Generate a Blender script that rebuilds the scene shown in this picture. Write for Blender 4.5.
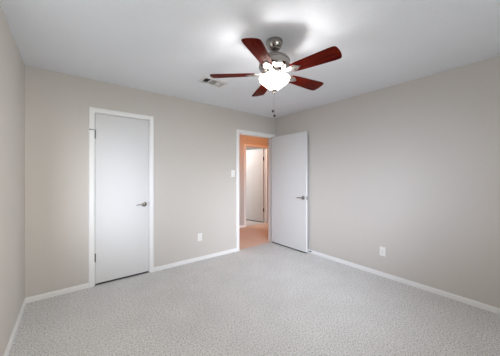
import bpy, bmesh, math, random
from mathutils import Vector, Matrix
random.seed(4)
for o in list(bpy.data.objects):
    bpy.data.objects.remove(o)
scn = bpy.context.scene
COL = scn.collection

# ------------------------------------------------------------------ camera
F_PX, YAW, HORIZON = 229.62, 38.03, 175.44
cam_data = bpy.data.cameras.new('camera')
cam_data.sensor_fit = 'HORIZONTAL'
cam_data.sensor_width = 36.0
cam_data.lens = F_PX / 500 * 36
cam_data.shift_y = -(178 - HORIZON) / 500
cam_data.clip_start = 0.02
cam = bpy.data.objects.new('camera', cam_data)
cam.location = (0.368, -3.276, 1.310)
cam.rotation_euler = (math.radians(90), 0, math.radians(-YAW))
COL.objects.link(cam)
scn.camera = cam

# ------------------------------------------------------------------ daylight and exposure
SKY = (3.05, 3.0, 2.9) # open sky
GROUND = (2.25, 2.35, 2.35) # daylit ground below the horizon
# bright sky patches added and aimed to light the walls: azimuth, elevation, inner and outer radius in degrees, colour
FILL_LOBES = [
    (232.0, 8.0, 6.0, 24.0, (9.3, 10.7, 13.8)),
    (264.0, 0.0, 5.0, 24.0, (6.0, 5.9, 5.4)),
    (306.0, 4.0, 5.0, 28.0, (16.0, 16.0, 15.0)),
    (196.0, 2.0, 3.0, 13.0, (6.0, 6.0, 6.4)),
    (250.0, 16.0, 8.0, 24.0, (24.5, 26.0, 29.5)),
]
BOWL_STRENGTH = 24.0 
BULB_WATTS = 5.8 
BULB_COLOR = (1.0, 0.98, 0.98) 
BOWL_COLOR = (1.0, 0.90, 0.76)
HALL_WATTS = 14.0 
HALL_COLOR = (1.0, 0.35, 0.11)
FAR_FILL_WATTS = 36.0  # white fill lamp added in the far room, unseen
FAR_FILL_COLOR = (1.0, 0.96, 0.92) 
world = bpy.data.worlds.new('sky')
scn.world = world
world.use_nodes = True
wn = world.node_tree
bg = wn.nodes['Background']


def wnode(kind, **kw):
    n = wn.nodes.new(kind)
    for k, v in kw.items():
        setattr(n, k, v)
    return n


wtc = wnode('ShaderNodeTexCoord')
wsep = wnode('ShaderNodeSeparateXYZ')
wn.links.new(wtc.outputs['Generated'], wsep.inputs[0])
hor = wnode('ShaderNodeMapRange', interpolation_type='SMOOTHSTEP')
hor.inputs['From Min'].default_value, hor.inputs['From Max'].default_value = -0.03, 0.03
wn.links.new(wsep.outputs['Z'], hor.inputs['Value'])
wmx = wnode('ShaderNodeMix', data_type='RGBA')
wmx.inputs[6].default_value = (*GROUND, 1)
wmx.inputs[7].default_value = (*SKY, 1)
wn.links.new(hor.outputs[0], wmx.inputs[0])
sky_out = wmx.outputs[2]
for az, el, c_in, c_out, c_col in FILL_LOBES:
    _e, _a = math.radians(el), math.radians(az)
    wdot = wnode('ShaderNodeVectorMath', operation='DOT_PRODUCT')
    wdot.inputs[1].default_value = (math.cos(_e) * math.cos(_a), math.cos(_e) * math.sin(_a), math.sin(_e))
    wn.links.new(wtc.outputs['Generated'], wdot.inputs[0])
    cl = wnode('ShaderNodeMapRange', interpolation_type='SMOOTHSTEP')
    cl.inputs['From Min'].default_value, cl.inputs['From Max'].default_value = math.cos(math.radians(c_out)), math.cos(math.radians(c_in))
    wn.links.new(wdot.outputs['Value'], cl.inputs['Value'])
    wad = wnode('ShaderNodeMix', data_type='RGBA', blend_type='ADD', clamp_result=False)
    wad.inputs[7].default_value = (*c_col, 1)
    wn.links.new(cl.outputs[0], wad.inputs[0])
    wn.links.new(sky_out, wad.inputs[6])
    sky_out = wad.outputs[2]
wn.links.new(sky_out, bg.inputs['Color'])
bg.inputs['Strength'].default_value = 1.0
scn.view_settings.view_transform = 'Standard'
scn.view_settings.look = 'None'
scn.view_settings.exposure = -0.24
scn.view_settings.gamma = 1.0
scn.view_settings.use_curve_mapping = False


def portal(name, loc, rot, sx, sy):
    """Sampling portal in a window opening: it only guides the sky light, it emits nothing."""
    l = bpy.data.lights.new(name, 'AREA')
    l.shape = 'RECTANGLE'
    l.size, l.size_y = sx, sy
    l.cycles.is_portal = True
    o = bpy.data.objects.new(name, l)
    o.location = loc
    o.rotation_euler = rot
    COL.objects.link(o)


# room measures
W, H = 3.562, 2.44            # bedroom width, ceiling height
REAR = -3.86                  # wall behind the camera
T = 0.12                      # wall thickness
CL0, CL1 = 0.597, 1.203       # closet opening
DR0, DR1 = 2.692, 3.497       # bedroom door opening
OPN = 2.053                   # opening height
HALL_Y = 1.40                 # hall's opposite wall face
FD0, FD1 = 3.895, 4.612       # opening in the hall's opposite wall
LWIN = (-2.08, -1.24, 0.75, 2.08)    # added fill window in the left wall y0,y1,z0,z1
BWIN = (0.9, 2.5, 0.75, 2.08)       # rear window x0,x1,z0,z1
FWIN = (1.9, 3.1, 0.8, 2.1)         # added far room window y0,y1,z0,z1
portal('window_portal', ((BWIN[0] + BWIN[1]) / 2, REAR - 0.06, (BWIN[2] + BWIN[3]) / 2), (math.radians(90), 0, 0), BWIN[1] - BWIN[0], BWIN[3] - BWIN[2])
portal('window_portal', (-0.06, (LWIN[0] + LWIN[1]) / 2, (LWIN[2] + LWIN[3]) / 2), (math.radians(90), 0, math.radians(-90)), LWIN[1] - LWIN[0], LWIN[3] - LWIN[2])
portal('window_portal', (2.84, (FWIN[0] + FWIN[1]) / 2, (FWIN[2] + FWIN[3]) / 2), (math.radians(90), 0, math.radians(-90)), FWIN[1] - FWIN[0], FWIN[3] - FWIN[2])

# ------------------------------------------------------------------ materials


def new_mat(name, col=(0.8, 0.8, 0.8), rough=0.5, metal=0.0, spec=0.5):
    m = bpy.data.materials.new(name)
    m.use_nodes = True
    b = m.node_tree.nodes['Principled BSDF']
    b.inputs['Base Color'].default_value = (*col, 1)
    b.inputs['Roughness'].default_value = rough
    b.inputs['Metallic'].default_value = metal
    b.inputs['Specular IOR Level'].default_value = spec
    return m, m.node_tree, b


def node(nt, kind, **kw):
    n = nt.nodes.new(kind)
    for k, v in kw.items():
        setattr(n, k, v)
    return n


def bumpy(nt, b, scale, strength, dist=0.002, detail=4.0, ramp=None):
    tc = node(nt, 'ShaderNodeTexCoord')
    nz = node(nt, 'ShaderNodeTexNoise')
    nz.inputs['Scale'].default_value = scale
    nz.inputs['Detail'].default_value = detail
    nt.links.new(tc.outputs['Object'], nz.inputs['Vector'])
    src = nz.outputs['Fac']
    if ramp:
        r = node(nt, 'ShaderNodeValToRGB')
        r.color_ramp.elements[0].position, r.color_ramp.elements[1].position = ramp
        nt.links.new(src, r.inputs['Fac'])
        src = r.outputs['Color']
    bp = node(nt, 'ShaderNodeBump')
    bp.inputs['Strength'].default_value = strength
    bp.inputs['Distance'].default_value = dist
    nt.links.new(src, bp.inputs['Height'])
    nt.links.new(bp.outputs['Normal'], b.inputs['Normal'])
    return tc


def mottled(nt, b, tc, c0, c1, scale):
    nz = node(nt, 'ShaderNodeTexNoise')
    nz.inputs['Scale'].default_value = scale
    nz.inputs['Detail'].default_value = 3
    nt.links.new(tc.outputs['Object'], nz.inputs['Vector'])
    mx = node(nt, 'ShaderNodeMix', data_type='RGBA')
    mx.inputs[6].default_value = (*c0, 1)
    mx.inputs[7].default_value = (*c1, 1)
    nt.links.new(nz.outputs['Fac'], mx.inputs[0])
    nt.links.new(mx.outputs[2], b.inputs['Base Color'])


M = {}
m, nt, b = new_mat('greige wall paint', rough=0.55, spec=0.35)
tc = bumpy(nt, b, 110, 0.12, 0.002, 3)
mottled(nt, b, tc, (0.627, 0.591, 0.553), (0.652, 0.615, 0.577), 1.3)
M['wall'] = m
m, nt, b = new_mat('white textured ceiling paint', rough=0.9, spec=0.2)
tc = bumpy(nt, b, 55, 0.30, 0.004, 4, (0.45, 0.62))
mottled(nt, b, tc, (0.83, 0.855, 0.895), (0.85, 0.875, 0.915), 6)
M['ceiling'] = m
m, nt, b = new_mat('white trim paint', (0.90, 0.90, 0.895), rough=0.35)
bumpy(nt, b, 40, 0.03, 0.001, 2)
M['trim'] = m
m, nt, b = new_mat('white door paint', (0.75, 0.75, 0.75), rough=0.6, spec=0.3)
bumpy(nt, b, 60, 0.03, 0.001, 2)
M['door'] = m
m, nt, b = new_mat('white plastic', (0.90, 0.89, 0.87), rough=0.3)
bumpy(nt, b, 300, 0.01, 0.0005, 1)
M['plastic'] = m
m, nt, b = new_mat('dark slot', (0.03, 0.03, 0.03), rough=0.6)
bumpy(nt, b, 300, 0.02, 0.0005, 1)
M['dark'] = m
m, nt, b = new_mat('duct sheet metal', (0.045, 0.045, 0.045), rough=0.6, metal=0.3)
bumpy(nt, b, 30, 0.05, 0.001, 1)
M['duct'] = m
m, nt, b = new_mat('brushed nickel', (0.34, 0.32, 0.30), rough=0.17, metal=1.0)
bumpy(nt, b, 260, 0.03, 0.0005, 2)
M['nickel'] = m
m, nt, b = new_mat('satin nickel', (0.42, 0.40, 0.38), rough=0.42, metal=1.0)
bumpy(nt, b, 260, 0.03, 0.0005, 2)
M['satin'] = m
m, nt, b = new_mat('satin hinge steel', (0.16, 0.155, 0.15), rough=0.35, metal=1.0)
bumpy(nt, b, 260, 0.03, 0.0005, 2)
M['steel'] = m
m, nt, b = new_mat('aged bronze hinge', (0.06, 0.045, 0.035), rough=0.45, metal=0.8)
bumpy(nt, b, 260, 0.03, 0.0005, 2)
M['bronze'] = m
m, nt, b = new_mat('vent enamel', (0.74, 0.74, 0.73), rough=0.4)
bumpy(nt, b, 200, 0.02, 0.0005, 1)
M['vent'] = m

# cherry fan blades, the grain along each blade's own length
m, nt, b = new_mat('dark cherry veneer', rough=0.42, spec=0.03)
tc = node(nt, 'ShaderNodeTexCoord')
mp = node(nt, 'ShaderNodeMapping')
mp.inputs['Scale'].default_value = (3, 42, 10)
nz = node(nt, 'ShaderNodeTexNoise')
nz.inputs['Scale'].default_value = 1.6
nz.inputs['Detail'].default_value = 6
nz.inputs['Distortion'].default_value = 0.4
rp = node(nt, 'ShaderNodeValToRGB')
rp.color_ramp.elements[0].position, rp.color_ramp.elements[0].color = 0.30, (0.060, 0.002, 0.001, 1)
rp.color_ramp.elements[1].position, rp.color_ramp.elements[1].color = 0.72, (0.175, 0.014, 0.005, 1)
nt.links.new(tc.outputs['Object'], mp.inputs['Vector'])
nt.links.new(mp.outputs['Vector'], nz.inputs['Vector'])
nt.links.new(nz.outputs['Fac'], rp.inputs['Fac'])
nt.links.new(rp.outputs['Color'], b.inputs['Base Color'])
M['cherry'] = m

# lit frosted glass bowl
m, nt, b = new_mat('lit frosted glass', (0.9, 0.88, 0.84), rough=0.4)
b.inputs['Emission Color'].default_value = (*BOWL_COLOR, 1)
b.inputs['Emission Strength'].default_value = BOWL_STRENGTH
M['bowl'] = m
m, nt, b = new_mat('frosted glass inside', (0.85, 0.83, 0.80), rough=0.5)
bumpy(nt, b, 80, 0.02, 0.001, 1)
M['glass_inside'] = m
m, nt, b = new_mat('lit hall diffuser', (0.9, 0.85, 0.75), rough=0.4)
b.inputs['Emission Color'].default_value = (*HALL_COLOR, 1)
b.inputs['Emission Strength'].default_value = 3
M['diffuser'] = m
m, nt, b = new_mat('lit fill diffuser', (0.9, 0.88, 0.85), rough=0.4)
b.inputs['Emission Color'].default_value = (*FAR_FILL_COLOR, 1)
b.inputs['Emission Strength'].default_value = 4
M['fill_diffuser'] = m

# window pane: clear sheet that lets daylight straight through with a faint reflection
m = bpy.data.materials.new('window glass')
m.use_nodes = True
nt = m.node_tree
nt.nodes.clear()
out = node(nt, 'ShaderNodeOutputMaterial')
tr = node(nt, 'ShaderNodeBsdfTransparent')
gl = node(nt, 'ShaderNodeBsdfGlossy')
gl.inputs['Roughness'].default_value = 0.02
mx = node(nt, 'ShaderNodeMixShader')
mx.inputs[0].default_value = 0.05
nt.links.new(tr.outputs[0], mx.inputs[1])
nt.links.new(gl.outputs[0], mx.inputs[2])
nt.links.new(mx.outputs[0], out.inputs['Surface'])
M['glass'] = m

# flecked cut pile carpet
m, nt, b = new_mat('flecked grey beige carpet', rough=1.0, spec=0.05)
tc = node(nt, 'ShaderNodeTexCoord')
n1 = node(nt, 'ShaderNodeTexNoise')
n1.inputs['Scale'].default_value = 78
n1.inputs['Detail'].default_value = 5
n1.inputs['Roughness'].default_value = 0.75
n2 = node(nt, 'ShaderNodeTexNoise')
n2.inputs['Scale'].default_value = 3.2
n2.inputs['Detail'].default_value = 2
r1 = node(nt, 'ShaderNodeValToRGB')
e = r1.color_ramp.elements
e[0].position, e[0].color = 0.41, (0.335, 0.318, 0.295, 1)
e[1].position, e[1].color = 0.585, (0.96, 0.96, 0.96, 1)
mid = r1.color_ramp.elements.new(0.49)
mid.color = (0.79, 0.785, 0.775, 1)
mx = node(nt, 'ShaderNodeMix', data_type='RGBA', blend_type='MULTIPLY')
mx.inputs[0].default_value = 1.0
r2 = node(nt, 'ShaderNodeValToRGB')
r2.color_ramp.elements[0].position, r2.color_ramp.elements[0].color = 0.3, (0.93, 0.93, 0.93, 1)
r2.color_ramp.elements[1].position, r2.color_ramp.elements[1].color = 0.7, (1, 1, 1, 1)
vo = node(nt, 'ShaderNodeTexVoronoi')
vo.inputs['Scale'].default_value = 120
bp = node(nt, 'ShaderNodeBump')
bp.inputs['Strength'].default_value = 0.35
bp.inputs['Distance'].default_value = 0.010
n3 = node(nt, 'ShaderNodeTexNoise')
n3.inputs['Scale'].default_value = 165
n3.inputs['Detail'].default_value = 3
n3.inputs['Roughness'].default_value = 0.7
blend = node(nt, 'ShaderNodeMix', data_type='FLOAT')
blend.inputs[0].default_value = 0.45
nt.links.new(n1.outputs['Fac'], blend.inputs[2])
nt.links.new(n3.outputs['Fac'], blend.inputs[3])
for n in (n1, n2, n3, vo):
    nt.links.new(tc.outputs['Object'], n.inputs['Vector'])
nt.links.new(blend.outputs[0], r1.inputs['Fac'])
nt.links.new(n2.outputs['Fac'], r2.inputs['Fac'])
nt.links.new(r1.outputs['Color'], mx.inputs[6])
nt.links.new(r2.outputs['Color'], mx.inputs[7])
nt.links.new(mx.outputs[2], b.inputs['Base Color'])
ad = node(nt, 'ShaderNodeMath', operation='SUBTRACT')
nt.links.new(blend.outputs[0], ad.inputs[0])
nt.links.new(vo.outputs['Distance'], ad.inputs[1])
nt.links.new(ad.outputs[0], bp.inputs['Height'])
nt.links.new(bp.outputs['Normal'], b.inputs['Normal'])
M['carpet'] = m

# plain tan carpet of the hall
m, nt, b = new_mat('tan carpet', rough=1.0, spec=0.05)
tc = bumpy(nt, b, 120, 0.4, 0.006, 4)
mottled(nt, b, tc, (0.80, 0.58, 0.46), (0.93, 0.72, 0.60), 70)
M['hall_carpet'] = m

# ------------------------------------------------------------------ mesh helpers


def box(bm, x0, x1, y0, y1, z0, z1, bevel=0.0):
    r = bmesh.ops.create_cube(bm, size=1, matrix=Matrix.Translation(((x0 + x1) / 2, (y0 + y1) / 2, (z0 + z1) / 2)) @ Matrix.Diagonal((x1 - x0, y1 - y0, z1 - z0, 1)))
    if bevel:
        es = {e for v in r['verts'] for e in v.link_edges}
        bmesh.ops.bevel(bm, geom=list(es), offset=bevel, segments=2, affect='EDGES', profile=0.6)


def lathe(bm, prof, n=48, mat=Matrix(), close=False):
    """Revolve (r, z) points about z."""
    rings = []
    for r, z in prof:
        if r < 1e-6:
            rings.append([bm.verts.new(mat @ Vector((0, 0, z)))])
        else:
            rings.append([bm.verts.new(mat @ Vector((r * math.cos(2 * math.pi * k / n), r * math.sin(2 * math.pi * k / n), z))) for k in range(n)])
    for a, b_ in zip(rings, rings[1:]):
        for k in range(n):
            q = [a[k % len(a)], a[(k + 1) % len(a)], b_[(k + 1) % len(b_)], b_[k % len(b_)]]
            u = []
            for v in q:
                if v not in u:
                    u.append(v)
            if len(u) > 2:
                bm.faces.new(u)


def tube(bm, pts, rad, n=10):
    """Capped round tube through points; rad is one radius or one per point."""
    pts = [Vector(p) for p in pts]
    rad = rad if isinstance(rad, (list, tuple)) else [rad] * len(pts)
    rings = []
    up = None
    for i, p in enumerate(pts):
        t = (pts[min(i + 1, len(pts) - 1)] - pts[max(i - 1, 0)]).normalized()
        if up is None:
            up = t.orthogonal().normalized()
        up = (up - t * up.dot(t)).normalized()
        s = t.cross(up)
        rings.append([bm.verts.new(p + (up * math.cos(2 * math.pi * k / n) + s * math.sin(2 * math.pi * k / n)) * rad[i]) for k in range(n)])
    for a, b_ in zip(rings, rings[1:]):
        for k in range(n):
            bm.faces.new([a[k], a[(k + 1) % n], b_[(k + 1) % n], b_[k]])
    bm.faces.new(rings[0][::-1])
    bm.faces.new(rings[-1])


def prism(bm, outline, z0, z1, bevel=0.0):
    """Closed xy outline extruded from z0 to z1."""
    lo = [bm.verts.new((x, y, z0)) for x, y in outline]
    hi = [bm.verts.new((x, y, z1)) for x, y in outline]
    n = len(outline)
    f0 = bm.faces.new(lo[::-1])
    f1 = bm.faces.new(hi)
    for k in range(n):
        bm.faces.new([lo[k], lo[(k + 1) % n], hi[(k + 1) % n], hi[k]])
    if bevel:
        es = set(f0.edges) | set(f1.edges)
        bmesh.ops.bevel(bm, geom=list(es), offset=bevel, segments=2, affect='EDGES', profile=0.6)


def profile_run(bm, prof, path, closed=False):
    """Sweep a profile of (out, up) points along straight axis runs with mitred corners.
    path: list of (point, out_vector, up_vector) giving the mitred frame at each corner."""
    rings = []
    for p, o_, u_ in path:
        rings.append([bm.verts.new(Vector(p) + Vector(o_) * a + Vector(u_) * c) for a, c in prof])
    n = len(prof)
    for a, b_ in zip(rings, rings[1:]):
        for k in range(n):
            bm.faces.new([a[k], a[(k + 1) % n], b_[(k + 1) % n], b_[k]])
    bm.faces.new(rings[0][::-1])
    bm.faces.new(rings[-1])


def obj(name, bm, mat, parent=None, smooth=None, loc=None):
    bmesh.ops.recalc_face_normals(bm, faces=bm.faces)
    me = bpy.data.meshes.new(name)
    bm.to_mesh(me)
    bm.free()
    me.materials.append(M[mat])
    if smooth is not None:
        me.polygons.foreach_set('use_smooth', [True] * len(me.polygons))
        me.set_sharp_from_angle(angle=math.radians(smooth))
    o = bpy.data.objects.new(name, me)
    COL.objects.link(o)
    if loc:
        o.location = loc
    if parent:
        o.parent = parent
    return o


def tag(o, label, cat, group=None, kind=None):
    o['label'] = label
    o['category'] = cat
    if group:
        o['group'] = group
    if kind:
        o['kind'] = kind
    return o


def empty(name, loc, rz=0.0):
    o = bpy.data.objects.new(name, None)
    o.empty_display_size = 0.1
    o.location = loc
    o.rotation_euler = (0, 0, rz)
    COL.objects.link(o)
    return o


def struct(name, bm, mat, label, cat):
    return tag(obj(name, bm, mat), label, cat, kind='structure')


B = bmesh.new

# ------------------------------------------------------------------ room shell
bm = B()
box(bm, -0.2, 5.8, REAR - 0.2, 0.03, -0.12, 0)
struct('floor', bm, 'carpet', 'flecked grey beige carpet covering the bedroom floor', 'carpet')
bm = B()
box(bm, -0.2, 5.8, 0.03, HALL_Y + 0.06, -0.12, 0)
struct('floor_hall', bm, 'hall_carpet', 'warm tan carpet of the hall beyond the doorway', 'carpet')
bm = B()
box(bm, -0.2, 5.8, HALL_Y + 0.06, 4.2, -0.12, 0)
struct('floor_far_room', bm, 'carpet', 'grey beige carpet of the room across the hall', 'carpet')

VX, VY = 1.725, -0.815          # ceiling vent centre
VW, VD = 0.137, 0.070           # half size of its duct hole
bm = B()
box(bm, -0.2, VX - VW, REAR - 0.2, 4.2, H, H + 0.12)
box(bm, VX + VW, 5.8, REAR - 0.2, 4.2, H, H + 0.12)
box(bm, VX - VW, VX + VW, REAR - 0.2, VY - VD, H, H + 0.12)
box(bm, VX - VW, VX + VW, VY + VD, 4.2, H, H + 0.12)
struct('ceiling', bm, 'ceiling', 'white textured flat ceiling', 'ceiling')

ly0, ly1, lz0, lz1 = LWIN
bm = B()
box(bm, -T, 0, REAR - T, ly0, 0, H)
box(bm, -T, 0, ly1, T, 0, H)
box(bm, -T, 0, ly0, ly1, 0, lz0)
box(bm, -T, 0, ly0, ly1, lz1, H)
struct('wall_left', bm, 'wall', 'greige painted wall at the left edge of the photo', 'wall')
bm = B()
box(bm, W, W + T, REAR - T, 0, 0, H)
struct('wall_right', bm, 'wall', 'long greige painted wall behind the open door, with one outlet', 'wall')
bm = B()
J = 0.008                     # rough opening behind the jamb lining
box(bm, 0, CL0 - J, 0, T, 0, H)
box(bm, CL1 + J, DR0 - J, 0, T, 0, H)
box(bm, DR1 + J, 5.8, 0, T, 0, H)
box(bm, CL0 - J, CL1 + J, 0, T, OPN + J, H)
box(bm, DR0 - J, DR1 + J, 0, T, OPN + J, H)
struct('wall_back', bm, 'wall', 'greige painted wall with the closed closet door and the doorway', 'wall')
x0, x1, z0, z1 = BWIN
bm = B()
box(bm, 0, x0, REAR - T, REAR, 0, H)
box(bm, x1, W, REAR - T, REAR, 0, H)
box(bm, x0, x1, REAR - T, REAR, 0, z0)
box(bm, x0, x1, REAR - T, REAR, z1, H)
struct('wall_rear', bm, 'wall', 'greige painted wall with the window, opposite the closet', 'wall')

# window in the rear wall (behind the camera, it lights the room)
bm = B()
for a0, a1, c0, c1 in ((x0, x0 + .05, z0, z1), (x1 - .05, x1, z0, z1), (x0, x1, z0, z0 + .05), (x0, x1, z1 - .05, z1), ((x0 + x1) / 2 - .025, (x0 + x1) / 2 + .025, z0, z1)):
    box(bm, a0, a1, REAR - 0.10, REAR - 0.06, c0, c1)
wf = struct('window_1', bm, 'trim', 'white framed window opposite the closet', 'window')
bm = B()
box(bm, x0 + .05, x1 - .05, REAR - 0.082, REAR - 0.078, z0 + .05, z1 - .05)
obj('window_pane', bm, 'glass', wf)
bm = B()
box(bm, x0 - .04, x1 + .04, REAR - 0.06, REAR + 0.05, z0 - .025, z0, 0.004)
obj('window_sill', bm, 'trim', wf)

# unseen window added in the left wall for fill daylight
bm = B()
for a0, a1, c0, c1 in ((ly0, ly0 + .05, lz0, lz1), (ly1 - .05, ly1, lz0, lz1), (ly0, ly1, lz0, lz0 + .05), (ly0, ly1, lz1 - .05, lz1)):
    box(bm, -0.10, -0.06, a0, a1, c0, c1)
wf = struct('fill_window_left', bm, 'trim', 'white framed window added in the left wall for fill daylight, out of view', 'window')
bm = B()
box(bm, -0.082, -0.078, ly0 + .05, ly1 - .05, lz0 + .05, lz1 - .05)
obj('window_pane', bm, 'glass', wf)
bm = B()
box(bm, -0.06, 0.02, ly0, ly1, lz0 - .002, lz0 + .020, 0.004)
obj('window_sill', bm, 'trim', wf)

# closet shell behind the closed door
bm = B()
box(bm, 0.0, 1.9, 0.72, 0.80, 0, H)
box(bm, 1.9, 1.98, T, 0.80, 0, H)
struct('wall_closet', bm, 'wall', 'inner wall of the closet behind the closed door', 'wall')

# hall beyond the doorway, with the doorway in its opposite wall
bm = B()
box(bm, 1.98, FD0 - J, HALL_Y, HALL_Y + T, 0, H)
box(bm, FD1 + J, 5.8, HALL_Y, HALL_Y + T, 0, H)
box(bm, FD0 - J, FD1 + J, HALL_Y, HALL_Y + T, OPN + J, H)
struct('wall_hall', bm, 'wall', 'hall wall seen through the doorway, with a second doorway in it', 'wall')
bm = B()
box(bm, 1.86, 1.98, 0.80, HALL_Y + T, 0, H)
box(bm, 5.6, 5.72, T, HALL_Y, 0, H)
struct('wall_hall_end', bm, 'wall', 'short end wall closing the hall', 'wall')
FY = HALL_Y + T
y0, y1, z0, z1 = FWIN
bm = B()
box(bm, 2.78, 2.90, FY, y0, 0, H)
box(bm, 2.78, 2.90, y1, 4.1, 0, H)
box(bm, 2.78, 2.90, y0, y1, 0, z0)
box(bm, 2.78, 2.90, y0, y1, z1, H)
box(bm, 2.78, 5.6, 3.98, 4.1, 0, H)
box(bm, 5.48, 5.6, FY, 3.98, 0, H)
struct('wall_far_room', bm, 'wall', 'walls of the room across the hall', 'wall')
bm = B()  # unseen window added so daylight reaches the far door
for a0, a1, c0, c1 in ((y0, y0 + .05, z0, z1), (y1 - .05, y1, z0, z1), (y0, y1, z0, z0 + .05), (y0, y1, z1 - .05, z1)):
    box(bm, 2.80, 2.84, a0, a1, c0, c1)
wf = struct('fill_window_far', bm, 'trim', 'white framed window added to light the room across the hall, out of view', 'window')
bm = B()
box(bm, 2.818, 2.822, y0 + .05, y1 - .05, z0 + .05, z1 - .05)
obj('window_pane', bm, 'glass', wf)

# ------------------------------------------------------------------ baseboards and casings
BASE = [(0, 0), (0.012, 0), (0.012, 0.040), (0.009, 0.050), (0.004, 0.055), (0, 0.055)]
CASE = 0.058


def base(bm, p0, p1, out):
    """A baseboard run on the wall from p0 to p1, its face looking along out."""
    u = (0, 0, 1)
    profile_run(bm, BASE, [((*p0, 0), (*out, 0), u), ((*p1, 0), (*out, 0), u)])


bm = B(); base(bm, (0, REAR), (0, 0), (1, 0))
struct('baseboard_left', bm, 'trim', 'white baseboard along the left wall', 'baseboard')
bm = B(); base(bm, (W, REAR), (W, 0), (-1, 0))
struct('baseboard_right', bm, 'trim', 'white baseboard along the wall behind the open door', 'baseboard')
bm = B(); base(bm, (0.0, 0), (CL0 - .004 - CASE, 0), (0, -1))
struct('baseboard_back_1', bm, 'trim', 'short white baseboard between the corner and the closet door', 'baseboard')
bm = B(); base(bm, (CL1 + .004 + CASE, 0), (DR0 - .004 - CASE, 0), (0, -1))
struct('baseboard_back_2', bm, 'trim', 'white baseboard between the closet door and the doorway', 'baseboard')
bm = B(); base(bm, (0, REAR), (W, REAR), (0, 1))
struct('baseboard_rear', bm, 'trim', 'white baseboard under the window', 'baseboard')
bm = B(); base(bm, (1.98, HALL_Y), (FD0 - .062, HALL_Y), (0, -1)); base(bm, (FD1 + .062, HALL_Y), (5.6, HALL_Y), (0, -1))
struct('baseboard_hall', bm, 'trim', 'white baseboard along the hall wall beyond the doorway', 'baseboard')

CPROF = [(0, 0), (0.011, 0), (0.015, 0.010), (0.015, 0.045), (0.010, CASE - .003), (0.006, CASE), (0, CASE)]


def casing(bm, a, c, y, s):
    """Door casing about the opening a..c on the wall face y looking to s (-1 or 1)."""
    o_ = (0, s, 0)
    r = 0.004
    zt = OPN + r
    path = [((a - r, y, 0), o_, (-1, 0, 0)), ((a - r, y, zt), o_, (-1, 0, 1)), ((c + r, y, zt), o_, (1, 0, 1)), ((c + r, y, 0), o_, (1, 0, 0))]
    profile_run(bm, CPROF, path)


def jamb(bm, a, c, y0, y1, stop):
    """Jamb lining inside an opening with a stop strip."""
    t = 0.012
    box(bm, a - t, a, y0, y1, 0, OPN); box(bm, c, c + t, y0, y1, 0, OPN); box(bm, a - t, c + t, y0, y1, OPN - 0.0, OPN + t)
    s0, s1 = stop
    box(bm, a, a + t, s0, s1, 0, OPN); box(bm, c - t, c, s0, s1, 0, OPN); box(bm, a, c, s0, s1, OPN - t, OPN)


def frame(name, a, c, ya, yb, stop, label):
    bm = B()
    casing(bm, a, c, ya, -1)
    o = struct(name, bm, 'trim', label, 'door frame')
    bm = B()
    casing(bm, a, c, yb, 1)
    obj('rear_casing', bm, 'trim', o)
    bm = B()
    jamb(bm, a, c, ya + .001, yb - .001, stop)
    obj('jamb', bm, 'trim', o)
    return o


t1 = frame('trim_1', CL0, CL1, 0, T, (0.042, 0.060), 'white casing around the closed closet door')
t2 = frame('trim_2', DR0, DR1, 0, T, (0.042, 0.060), 'white casing around the open bedroom doorway')
t3 = frame('trim_3', FD0, FD1, HALL_Y, FY, (FY - .060, FY - .042), 'white casing around the doorway across the hall')
for t, x, y in ((t1, CL1, 0.022), (t2, DR0, 0.022)):
    bm = B()
    s = -1 if t is t1 else 1
    box(bm, x - (0.002 if s < 0 else 0.0), x + (0.002 if s > 0 else 0.0), y - .022, y + .012, 0.90, 0.96)
    o = obj('strike_plate', bm, 'steel', t)
    o['label'] = 'small steel strike plate'

# ------------------------------------------------------------------ doors


def leaf(bm, w, h=2.030, t=0.035):
    box(bm, 0, w, 0, t, 0.023, 0.018 + h, 0.0015)


def handle_meshes():
    """Lever set around the origin; the rose lies in the xz plane, facing -y, lever towards -x."""
    rose = B()
    lathe(rose, [(0, 0), (0.033, 0), (0.033, 0.004), (0.030, 0.009), (0.016, 0.011), (0.013, 0.013), (0.012, 0.040), (0, 0.042)], 32, Matrix.Rotation(math.radians(90), 4, 'X'))
    lev = B()
    tube(lev, [(0.006, -0.044, 0), (-0.012, -0.046, 0.001), (-0.040, -0.048, 0.004), (-0.070, -0.047, 0.003), (-0.095, -0.044, -0.001), (-0.108, -0.041, -0.003)],
         [0.008, 0.0085, 0.007, 0.006, 0.005, 0.0035], 12)
    return rose, lev


def add_handle(door, x, z, t, toward):
    """Handles on both faces of a leaf; toward is the x direction the levers point."""
    for side in (0, 1):
        rose, lev = handle_meshes()
        hnd = obj('handle', rose, 'nickel', door, 40)
        hnd['label'] = 'brushed nickel lever handle'
        hnd.location = (x, 0 if side == 0 else t, z)
        sx = 1 if toward < 0 else -1
        for v in lev.verts:
            v.co.x *= sx
        lv = obj('lever', lev, 'nickel', hnd, 50)
        if side == 1:
            for o in (hnd, lv):
                o.data.transform(Matrix.Scale(-1, 4, (0, 1, 0)))
                o.data.flip_normals()


def add_latch(door, x, z):
    bm = B()
    box(bm, x - .001, x + .0015, 0.006, 0.029, z - .028, z + .028)
    box(bm, x, x + .010, 0.012, 0.023, z - .008, z + .008, 0.002)
    obj('latch', bm, 'steel', door)


# closet door: hinged at its left, closed
cd = B(); leaf(cd, CL1 - CL0 - .006)
d1 = struct('door_1', cd, 'door', 'closed white flat closet door with a lever handle', 'door')
d1.location = (CL0 + .003, 0.002, 0)
add_handle(d1, 0.543, 0.927, 0.035, -1)
add_latch(d1, CL1 - CL0 - .006 - .001, 0.927)


def add_gap_shade(door, w, y0):  # dark strip put in as the shade of the gap under the leaf
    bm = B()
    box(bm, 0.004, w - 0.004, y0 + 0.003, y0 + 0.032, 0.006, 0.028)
    o = obj('gap_shade', bm, 'dark', door)
    o['label'] = 'dark strip standing in for the shade under the door'


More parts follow.
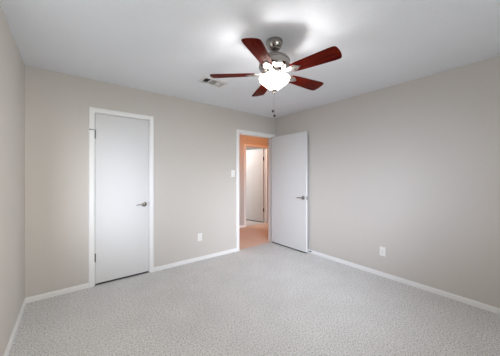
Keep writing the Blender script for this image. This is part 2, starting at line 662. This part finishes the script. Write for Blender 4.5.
add_gap_shade(d1, CL1 - CL0 - .006, 0)
HZ = (1.795, 1.06, 0.333)


def hinge(door, x, y, z, mat='steel', length=0.095, leafs=None):
    bm = B()
    for k in range(5):
        a = z - length / 2 + k * length / 5
        lathe(bm, [(0, a), (0.0075, a), (0.0075, a + length / 5 - .001), (0, a + length / 5 - .001)], 16, Matrix.Translation((x, y, 0)))
    lathe(bm, [(0, z + length / 2), (0.0045, z + length / 2), (0.005, z + length / 2 + .004), (0, z + length / 2 + .007)], 16, Matrix.Translation((x, y, 0)))
    if leafs:
        box(bm, *leafs, z - length / 2, z + length / 2)
    return obj('hinge', bm, mat, door, 40)


for z in (HZ[0], HZ[2]):
    hg = hinge(d1, -0.0015, -0.007, z)
    if z == HZ[0]:          # hinge pin door stop on the top hinge
        bm = B()
        lathe(bm, [(0, z + .050), (0.009, z + .050), (0.009, z + .055), (0, z + .055)], 20, Matrix.Translation((-0.0015, -0.007, 0)))
        tube(bm, [(-0.0015, -0.007, z + .0525), (-0.030, -0.022, z + .0525), (-0.050, -0.024, z + .0525)], 0.004, 10)
        tube(bm, [(-0.050, -0.024, z + .0525), (-0.056, -0.021, z + .0525)], 0.007, 12)
        so = obj('pin_stop', bm, 'steel', hg, 40)
        so['label'] = 'small steel stop arm on the hinge pin'

# bedroom door: hinged at the right jamb, swung fully open along the right wall
LW = 0.828
cd = B(); leaf(cd, LW)
d2 = struct('door_2', cd, 'door', 'open white flat bedroom door standing against the wall beside the doorway', 'door')
# local: x from hinge to latch edge, local y=0 face is the room face (towards the wall when open)
d2.location = (DR1 - .002, -0.006, 0)
d2.rotation_euler = (0, 0, math.radians(-90 + 0.6))
for v in d2.data.vertices:      # leaf lies on the -y side of the local axis, so that it sits at x < hinge when open
    v.co.y -= 0.035
add_gap_shade(d2, LW, -0.035)
add_handle(d2, LW - 0.062, 0.930, 0.0, -1)
hs = [c for c in d2.children if c.name.startswith('handle')]
hs[0].location.y = -0.035
hs[1].location.y = 0.0
bm = B()
box(bm, LW - .0005, LW + .0015, -0.029, -0.006, 0.93 - .028, 0.93 + .028)
box(bm, LW, LW + .010, -0.023, -0.012, 0.93 - .008, 0.93 + .008, 0.002)
obj('latch', bm, 'steel', d2)
for z in HZ:
    hinge(d2, -0.002, 0.002, z, 'steel', 0.09)

# door across the hall: hinged at its right jamb, swung into the far room
FWD = FD1 - FD0 - .006
cd = B(); leaf(cd, FWD)
d3 = struct('door_3', cd, 'door', 'open white flat door in the room across the hall', 'door')
d3.location = (FD1 - .003, FY + .004, 0)
d3.rotation_euler = (0, 0, math.radians(104))
add_gap_shade(d3, FWD, 0)
add_handle(d3, FWD - 0.062, 0.930, 0.035, -1)
for z in (1.775, 0.350):
    hg = hinge(d3, -0.004, -0.006, z, 'bronze', 0.10, (-0.004, -0.001, 0.0, 0.034))
    hg['label'] = 'dark bronze hinge'

# ------------------------------------------------------------------ wall plates


def wall_item(name, loc, rz):
    return empty(name, loc, rz)


def outlet(loc, rz, label):
    """Duplex outlet; local -y looks into the room."""
    t = wall_item('outlet', loc, rz)
    bm = B()
    box(bm, -.035, .035, -.006, 0, -.0575, .0575, 0.0025)
    obj('cover_plate', bm, 'plastic', t)
    for s in (-1, 1):
        bm = B()
        prism(bm, [(0.0165 * math.cos(a) * 1.0, max(-0.0125, min(0.0125, 0.0165 * math.sin(a)))) for a in [2 * math.pi * k / 28 for k in range(28)]], 0, 0.0085)
        bm.transform(Matrix.Translation((0, 0, s * .0195)) @ Matrix.Rotation(math.radians(90), 4, 'X'))
        so = obj('socket', bm, 'plastic', t)
        bm = B()
        for q in (-.0062, .0062):
            box(bm, q - .0011, q + .0011, -.0090, -.0080, s * .0195 - .001, s * .0195 + .0065)
        lathe(bm, [(0, 0.008), (0.0024, 0.008), (0.0024, 0.009), (0, 0.009)], 12, Matrix.Translation((0, 0, s * .0195 - .0065)) @ Matrix.Rotation(math.radians(90), 4, 'X'))
        so2 = obj('slots', bm, 'dark', so)
        so2['label'] = 'dark plug slots'
    bm = B()
    lathe(bm, [(0, 0.006), (0.003, 0.006), (0.0025, 0.0072), (0, 0.0075)], 14, Matrix.Rotation(math.radians(90), 4, 'X'))
    obj('screw', bm, 'nickel', t, 40)
    return tag(t, label, 'outlet', 'white outlets low on the walls')


outlet((1.945, 0, 0.357), 0, 'white duplex outlet on the wall between closet door and doorway')
outlet((W, -1.988, 0.324), math.radians(-90), 'white duplex outlet on the wall behind the open door')

t = wall_item('light_switch', (2.560, 0, 1.343), 0)
bm = B()
box(bm, -.035, .035, -.006, 0, -.0575, .0575, 0.0025)
obj('cover_plate', bm, 'plastic', t)
bm = B()
box(bm, -.0055, .0055, -.0075, -.004, -.012, .012, 0.0006)
tube(bm, [(0, -.005, 0), (0, -.012, 0.006), (0, -.018, 0.010)], [0.0050, 0.0046, 0.0040], 8)
obj('toggle', bm, 'plastic', t)
for s in (-.030, .030):
    bm = B()
    lathe(bm, [(0, 0.006), (0.003, 0.006), (0.0025, 0.0072), (0, 0.0075)], 14, Matrix.Translation((0, 0, s)) @ Matrix.Rotation(math.radians(90), 4, 'X'))
    obj('screw', bm, 'nickel', t, 40)
tag(t, 'white toggle light switch beside the doorway casing', 'light switch')

# spring door stop on the baseboard behind the open door
t = wall_item('door_stop', (W - .012, -0.870, 0.036), 0)
bm = B()
lathe(bm, [(0, 0), (0.010, 0), (0.009, 0.004), (0.006, 0.006), (0, 0.006)], 20, Matrix.Rotation(math.radians(-90), 4, 'Y'))
obj('base', bm, 'steel', t, 40)
bm = B()
n = 120
tube(bm, [(-0.005 - 0.027 * k / n, 0.0042 * math.cos(k * .6), 0.0042 * math.sin(k * .6)) for k in range(n + 1)], 0.0011, 6)
obj('spring', bm, 'steel', t, 60)
bm = B()
lathe(bm, [(0, 0.030), (0.007, 0.030), (0.0075, 0.034), (0.006, 0.040), (0, 0.041)], 20, Matrix.Rotation(math.radians(-90), 4, 'Y'))
o = obj('rubber_tip', bm, 'dark', t, 40)
o['label'] = 'black rubber tip'
tag(t, 'small dark spring door stop on the baseboard behind the open door', 'door stop')

# ------------------------------------------------------------------ ceiling vent
t = empty('ceiling_vent', (VX, VY, H))
FWX, FWY = 0.160, 0.100
bm = B()
prof = [(0, 0), (0, -0.004), (0.012, -0.009), (0.034, -0.009), (0.034, 0.0)]
cs = [(-1, -1), (1, -1), (1, 1), (-1, 1)]
rings = [[bm.verts.new((sx * (FWX - a), sy * (FWY - a), z)) for a, z in prof] for sx, sy in cs]
for i in range(4):
    A, Bq = rings[i], rings[(i + 1) % 4]
    for k in range(len(prof)):
        bm.faces.new([A[k], A[(k + 1) % len(prof)], Bq[(k + 1) % len(prof)], Bq[k]])
obj('vent_frame', bm, 'vent', t)
for s in (-1, 1):
    bm = B()
    box(bm, s * .0455 - .003, s * .0455 + .003, -VD, VD, -0.008, 0.006)
    obj('divider', bm, 'vent', t)
for sec in (-1, 0, 1):
    bm = B()
    if sec == 0:
        for k in range(7):
            y = -0.058 + k * 0.0193
            m_ = Matrix.Translation((0, y, 0.002)) @ Matrix.Rotation(math.radians(-32), 4, 'X')
            bmesh.ops.create_cube(bm, size=1, matrix=m_ @ Matrix.Diagonal((0.084, 0.0010, 0.017, 1)))
    else:
        for k in range(5):
            x = sec * 0.0905 + (k - 2) * 0.0175
            m_ = Matrix.Translation((x, 0, 0.002)) @ Matrix.Rotation(math.radians(-sec * 48), 4, 'Y')
            bmesh.ops.create_cube(bm, size=1, matrix=m_ @ Matrix.Diagonal((0.0010, 0.138, 0.019, 1)))
    obj('louver_bank', bm, 'vent', t)
bm = B()
for a0, a1, c0, c1, z0, z1 in ((-VW, -VW + .002, -VD, VD, 0.012, 0.2), (VW - .002, VW, -VD, VD, 0.012, 0.2), (-VW, VW, -VD, -VD + .002, 0.012, 0.2), (-VW, VW, VD - .002, VD, 0.012, 0.2), (-VW, VW, -VD, VD, 0.198, 0.2)):
    box(bm, a0, a1, c0, c1, z0, z1)
o = obj('duct', bm, 'duct', t)
o['label'] = 'dark sheet metal duct above the louvers'
tag(t, 'white louvered air vent in the ceiling next to the fan', 'air vent')

# ------------------------------------------------------------------ ceiling fan
FX, FYC = 1.723, -1.878
fan = empty('ceiling_fan', (FX, FYC, H))
tag(fan, 'five blade ceiling fan with cherry blades and a lit glass bowl', 'ceiling fan')
Z = lambda z: z + 0.012 - H
bm = B()
lathe(bm, [(0, 0), (0.069, 0), (0.070, -0.008), (0.068, -0.024), (0.061, -0.046), (0.048, -0.066), (0.032, -0.078), (0.022, -0.082), (0.018, -0.081), (0.016, -0.076), (0, -0.076)], 56)
obj('canopy', bm, 'nickel', fan, 35)
bm = B()
lathe(bm, [(0, -0.070), (0.0125, -0.070), (0.0125, -0.135), (0, -0.135)], 28)
lathe(bm, [(0, -0.072), (0.017, -0.076), (0.018, -0.086), (0.013, -0.094), (0, -0.094)], 28)
lathe(bm, [(0, -0.112), (0.022, -0.112), (0.024, -0.122), (0.024, -0.134), (0, -0.134)], 28)
obj('downrod', bm, 'nickel', fan, 35)
bm = B()
lathe(bm, [(0, Z(2.302)), (0.030, Z(2.302)), (0.060, Z(2.298)), (0.102, Z(2.288)), (0.123, Z(2.273)), (0.131, Z(2.258)), (0.131, Z(2.253)), (0.126, Z(2.250)), (0.126, Z(2.244)),
           (0.131, Z(2.241)), (0.131, Z(2.207)), (0.122, Z(2.193)), (0.095, Z(2.182)), (0.070, Z(2.178)), (0, Z(2.178))], 64)
obj('motor_housing', bm, 'nickel', fan, 30)
bm = B()
lathe(bm, [(0, Z(2.180)), (0.068, Z(2.180)), (0.068, Z(2.160)), (0, Z(2.160))], 56)
obj('flywheel', bm, 'nickel', fan, 30)
bm = B()
lathe(bm, [(0, Z(2.160)), (0.058, Z(2.160)), (0.060, Z(2.154)), (0.052, Z(2.146)), (0.040, Z(2.138)), (0.034, Z(2.120)), (0.020, Z(2.110)), (0.006, Z(2.10)), (0.006, Z(2.012)), (0, Z(2.012))], 56)
obj('light_kit_housing', bm, 'satin', fan, 30)
# the glass bowl, open at its top like a cup
out_p = [(0.113, 2.129), (0.121, 2.125), (0.126, 2.119), (0.1275, 2.112), (0.125, 2.103), (0.116, 2.090), (0.100, 2.075), (0.082, 2.060), (0.064, 2.046), (0.048, 2.033), (0.036, 2.025), (0.024, 2.020), (0.0075, 2.018)]
in_p = [(max(r - .003, 0.0075), z + .004) for r, z in out_p[::-1]]
in_p[-1] = (0.1105, 2.129)
bm = B()
lathe(bm, [(r, Z(z)) for r, z in out_p + in_p] + [(out_p[0][0], Z(out_p[0][1]))], 64)
bmesh.ops.remove_doubles(bm, verts=bm.verts, dist=1e-5)
o = obj('glass_bowl', bm, 'bowl', fan, 50)
o.data.materials.append(M['glass_inside'])
for pl in o.data.polygons:          # the inner face catches the bulbs' light and gives off none
    r_ = math.hypot(pl.center.x, pl.center.y)
    n_ = pl.normal
    if n_.z > 0.05 or (r_ > 0.01 and n_.x * pl.center.x + n_.y * pl.center.y < 0):
        pl.material_index = 1
o['label'] = 'frosted glass bowl, brightly lit'
bm = B()
lathe(bm, [(0, Z(2.021)), (0.022, Z(2.021)), (0.023, Z(2.016)), (0.017, Z(2.008)), (0.009, Z(2.004)), (0.008, Z(1.999)), (0.010, Z(1.994)), (0.006, Z(1.988)), (0, Z(1.987))], 36)
obj('finial', bm, 'nickel', fan, 35)

for k in range(3):
    l = bpy.data.lights.new('bulb', 'POINT')
    l.energy = BULB_WATTS
    l.color = BULB_COLOR
    l.shadow_soft_size = 0.016
    lo = bpy.data.objects.new('bulb', l)
    a_ = math.radians(100 + 120 * k)
    lo.location = (FX + 0.078 * math.cos(a_), FYC + 0.078 * math.sin(a_), 2.124)
    COL.objects.link(lo)

BR0, BR1 = 0.165, 0.547
ZB = Z(2.152)


def blade_outline():
    pts = []
    L = BR1 - BR0
    # one edge outward, rounded and clipped tip, the other edge back
    up = [(BR0, 0.040), (BR0 + .010, 0.048), (BR0 + .06, 0.053), (BR0 + .5 * L, 0.061), (BR1 - .060, 0.0690)]
    tip = [(BR1 - .030, 0.0690), (BR1 - .018, 0.066), (BR1 - .009, 0.058), (BR1 - .004, 0.044), (BR1 - .001, 0.024), (BR1, 0.0)]
    half = up + tip
    pts = half + [(x, -y) for x, y in half[-2::-1]]
    return pts


def iron_outline():
    return [(0.050, -0.016), (0.105, -0.013), (0.135, -0.016), (0.155, -0.030), (0.180, -0.037), (0.205, -0.033), (0.214, -0.020), (0.224, -0.012), (0.236, -0.010), (0.241, 0),
            (0.236, 0.010), (0.224, 0.012), (0.214, 0.020), (0.205, 0.033), (0.180, 0.037), (0.155, 0.030), (0.135, 0.016), (0.105, 0.013), (0.050, 0.016)]


PITCH = math.radians(-12)
for k in range(5):
    ang = math.radians(-6.5 + 72 * k)
    frm = Matrix.Rotation(ang, 4, 'Z')
    bm = B()
    prism(bm, blade_outline(), -0.003, 0.003, 0.0015)
    bl = obj('blade', bm, 'cherry', fan, 35)
    bl.matrix_local = Matrix.Translation((0, 0, ZB)) @ frm @ Matrix.Rotation(PITCH, 4, 'X')
    bl['label'] = 'dark cherry wood blade'
    bm = B()
    prism(bm, iron_outline(), -0.0075, -0.0032, 0.0012)
    for v in bm.verts:              # arm rises to the flywheel near the hub and untwists there
        f_ = min(1.0, max(0.0, (0.150 - v.co.x) / 0.075))
        v.co.z += 0.014 * f_
        if f_ > 0:
            v.co.z += -math.tan(PITCH) * v.co.y * f_
    ir = obj('blade_iron', bm, 'satin', bl, 35)
    for x, y in ((0.182, 0.020), (0.182, -0.020), (0.226, 0)):
        bm = B()
        lathe(bm, [(0, -0.0105), (0.003, -0.0100), (0.0048, -0.0085), (0.0048, -0.007), (0, -0.007)], 14, Matrix.Translation((x, y, 0)))
        obj('blade_screw', bm, 'nickel', bl, 40)

# two pull chains with dark fobs hang below the bowl
for dx, dy, zt, zf in ((-0.012, 0.006, 1.990, 1.850), (0.002, 0.001, 1.988, 1.811)):
    bm = B()
    nb = int((zt - zf) / 0.0045)
    tube(bm, [(dx, dy, Z(zt)), (dx, dy, Z(zf))], 0.0003, 6)
    for k in range(nb):
        bmesh.ops.create_icosphere(bm, subdivisions=1, radius=0.0008, matrix=Matrix.Translation((dx, dy, Z(zt) - k * 0.0045)))
    ch = obj('pull_chain', bm, 'steel', fan, 60)
    bm = B()
    lathe(bm, [(0, Z(zf) + .004), (0.004, Z(zf) + .002), (0.009, Z(zf) - .005), (0.0105, Z(zf) - .012), (0.008, Z(zf) - .019), (0, Z(zf) - .022)], 24, Matrix.Translation((dx, dy, 0)))
    fb = obj('fob', bm, 'dark', ch, 50)
    fb['label'] = 'dark pull fob'

# ------------------------------------------------------------------ hall ceiling lamp, and one added to light the far room (outside the view)


def flush_lamp(loc, watts, col, shade_mat, label):
    t = empty('flush_lamp', loc)
    bm = B()
    lathe(bm, [(0, 0), (0.150, 0), (0.152, -0.012), (0.146, -0.020), (0, -0.020)], 40)
    obj('base', bm, 'nickel', t, 35)
    bm = B()
    lathe(bm, [(0.140, -0.020), (0.138, -0.045), (0.115, -0.075), (0.070, -0.095), (0.020, -0.102), (0, -0.103)], 40)
    obj('lamp_shade', bm, shade_mat, t, 60)
    tag(t, label, 'ceiling lamp')
    l = bpy.data.lights.new('bulb', 'POINT')
    l.energy = watts
    l.color = col
    l.shadow_soft_size = 0.10
    lo = bpy.data.objects.new('bulb', l)
    lo.location = (loc[0], loc[1], loc[2] - 0.22)
    COL.objects.link(lo)


flush_lamp((4.10, 0.40, H), HALL_WATTS, HALL_COLOR, 'diffuser', 'round flush ceiling lamp giving warm light in the hall')
flush_lamp((3.55, 2.30, H), FAR_FILL_WATTS, FAR_FILL_COLOR, 'fill_diffuser', 'round flush ceiling lamp added out of view to light the room across the hall')
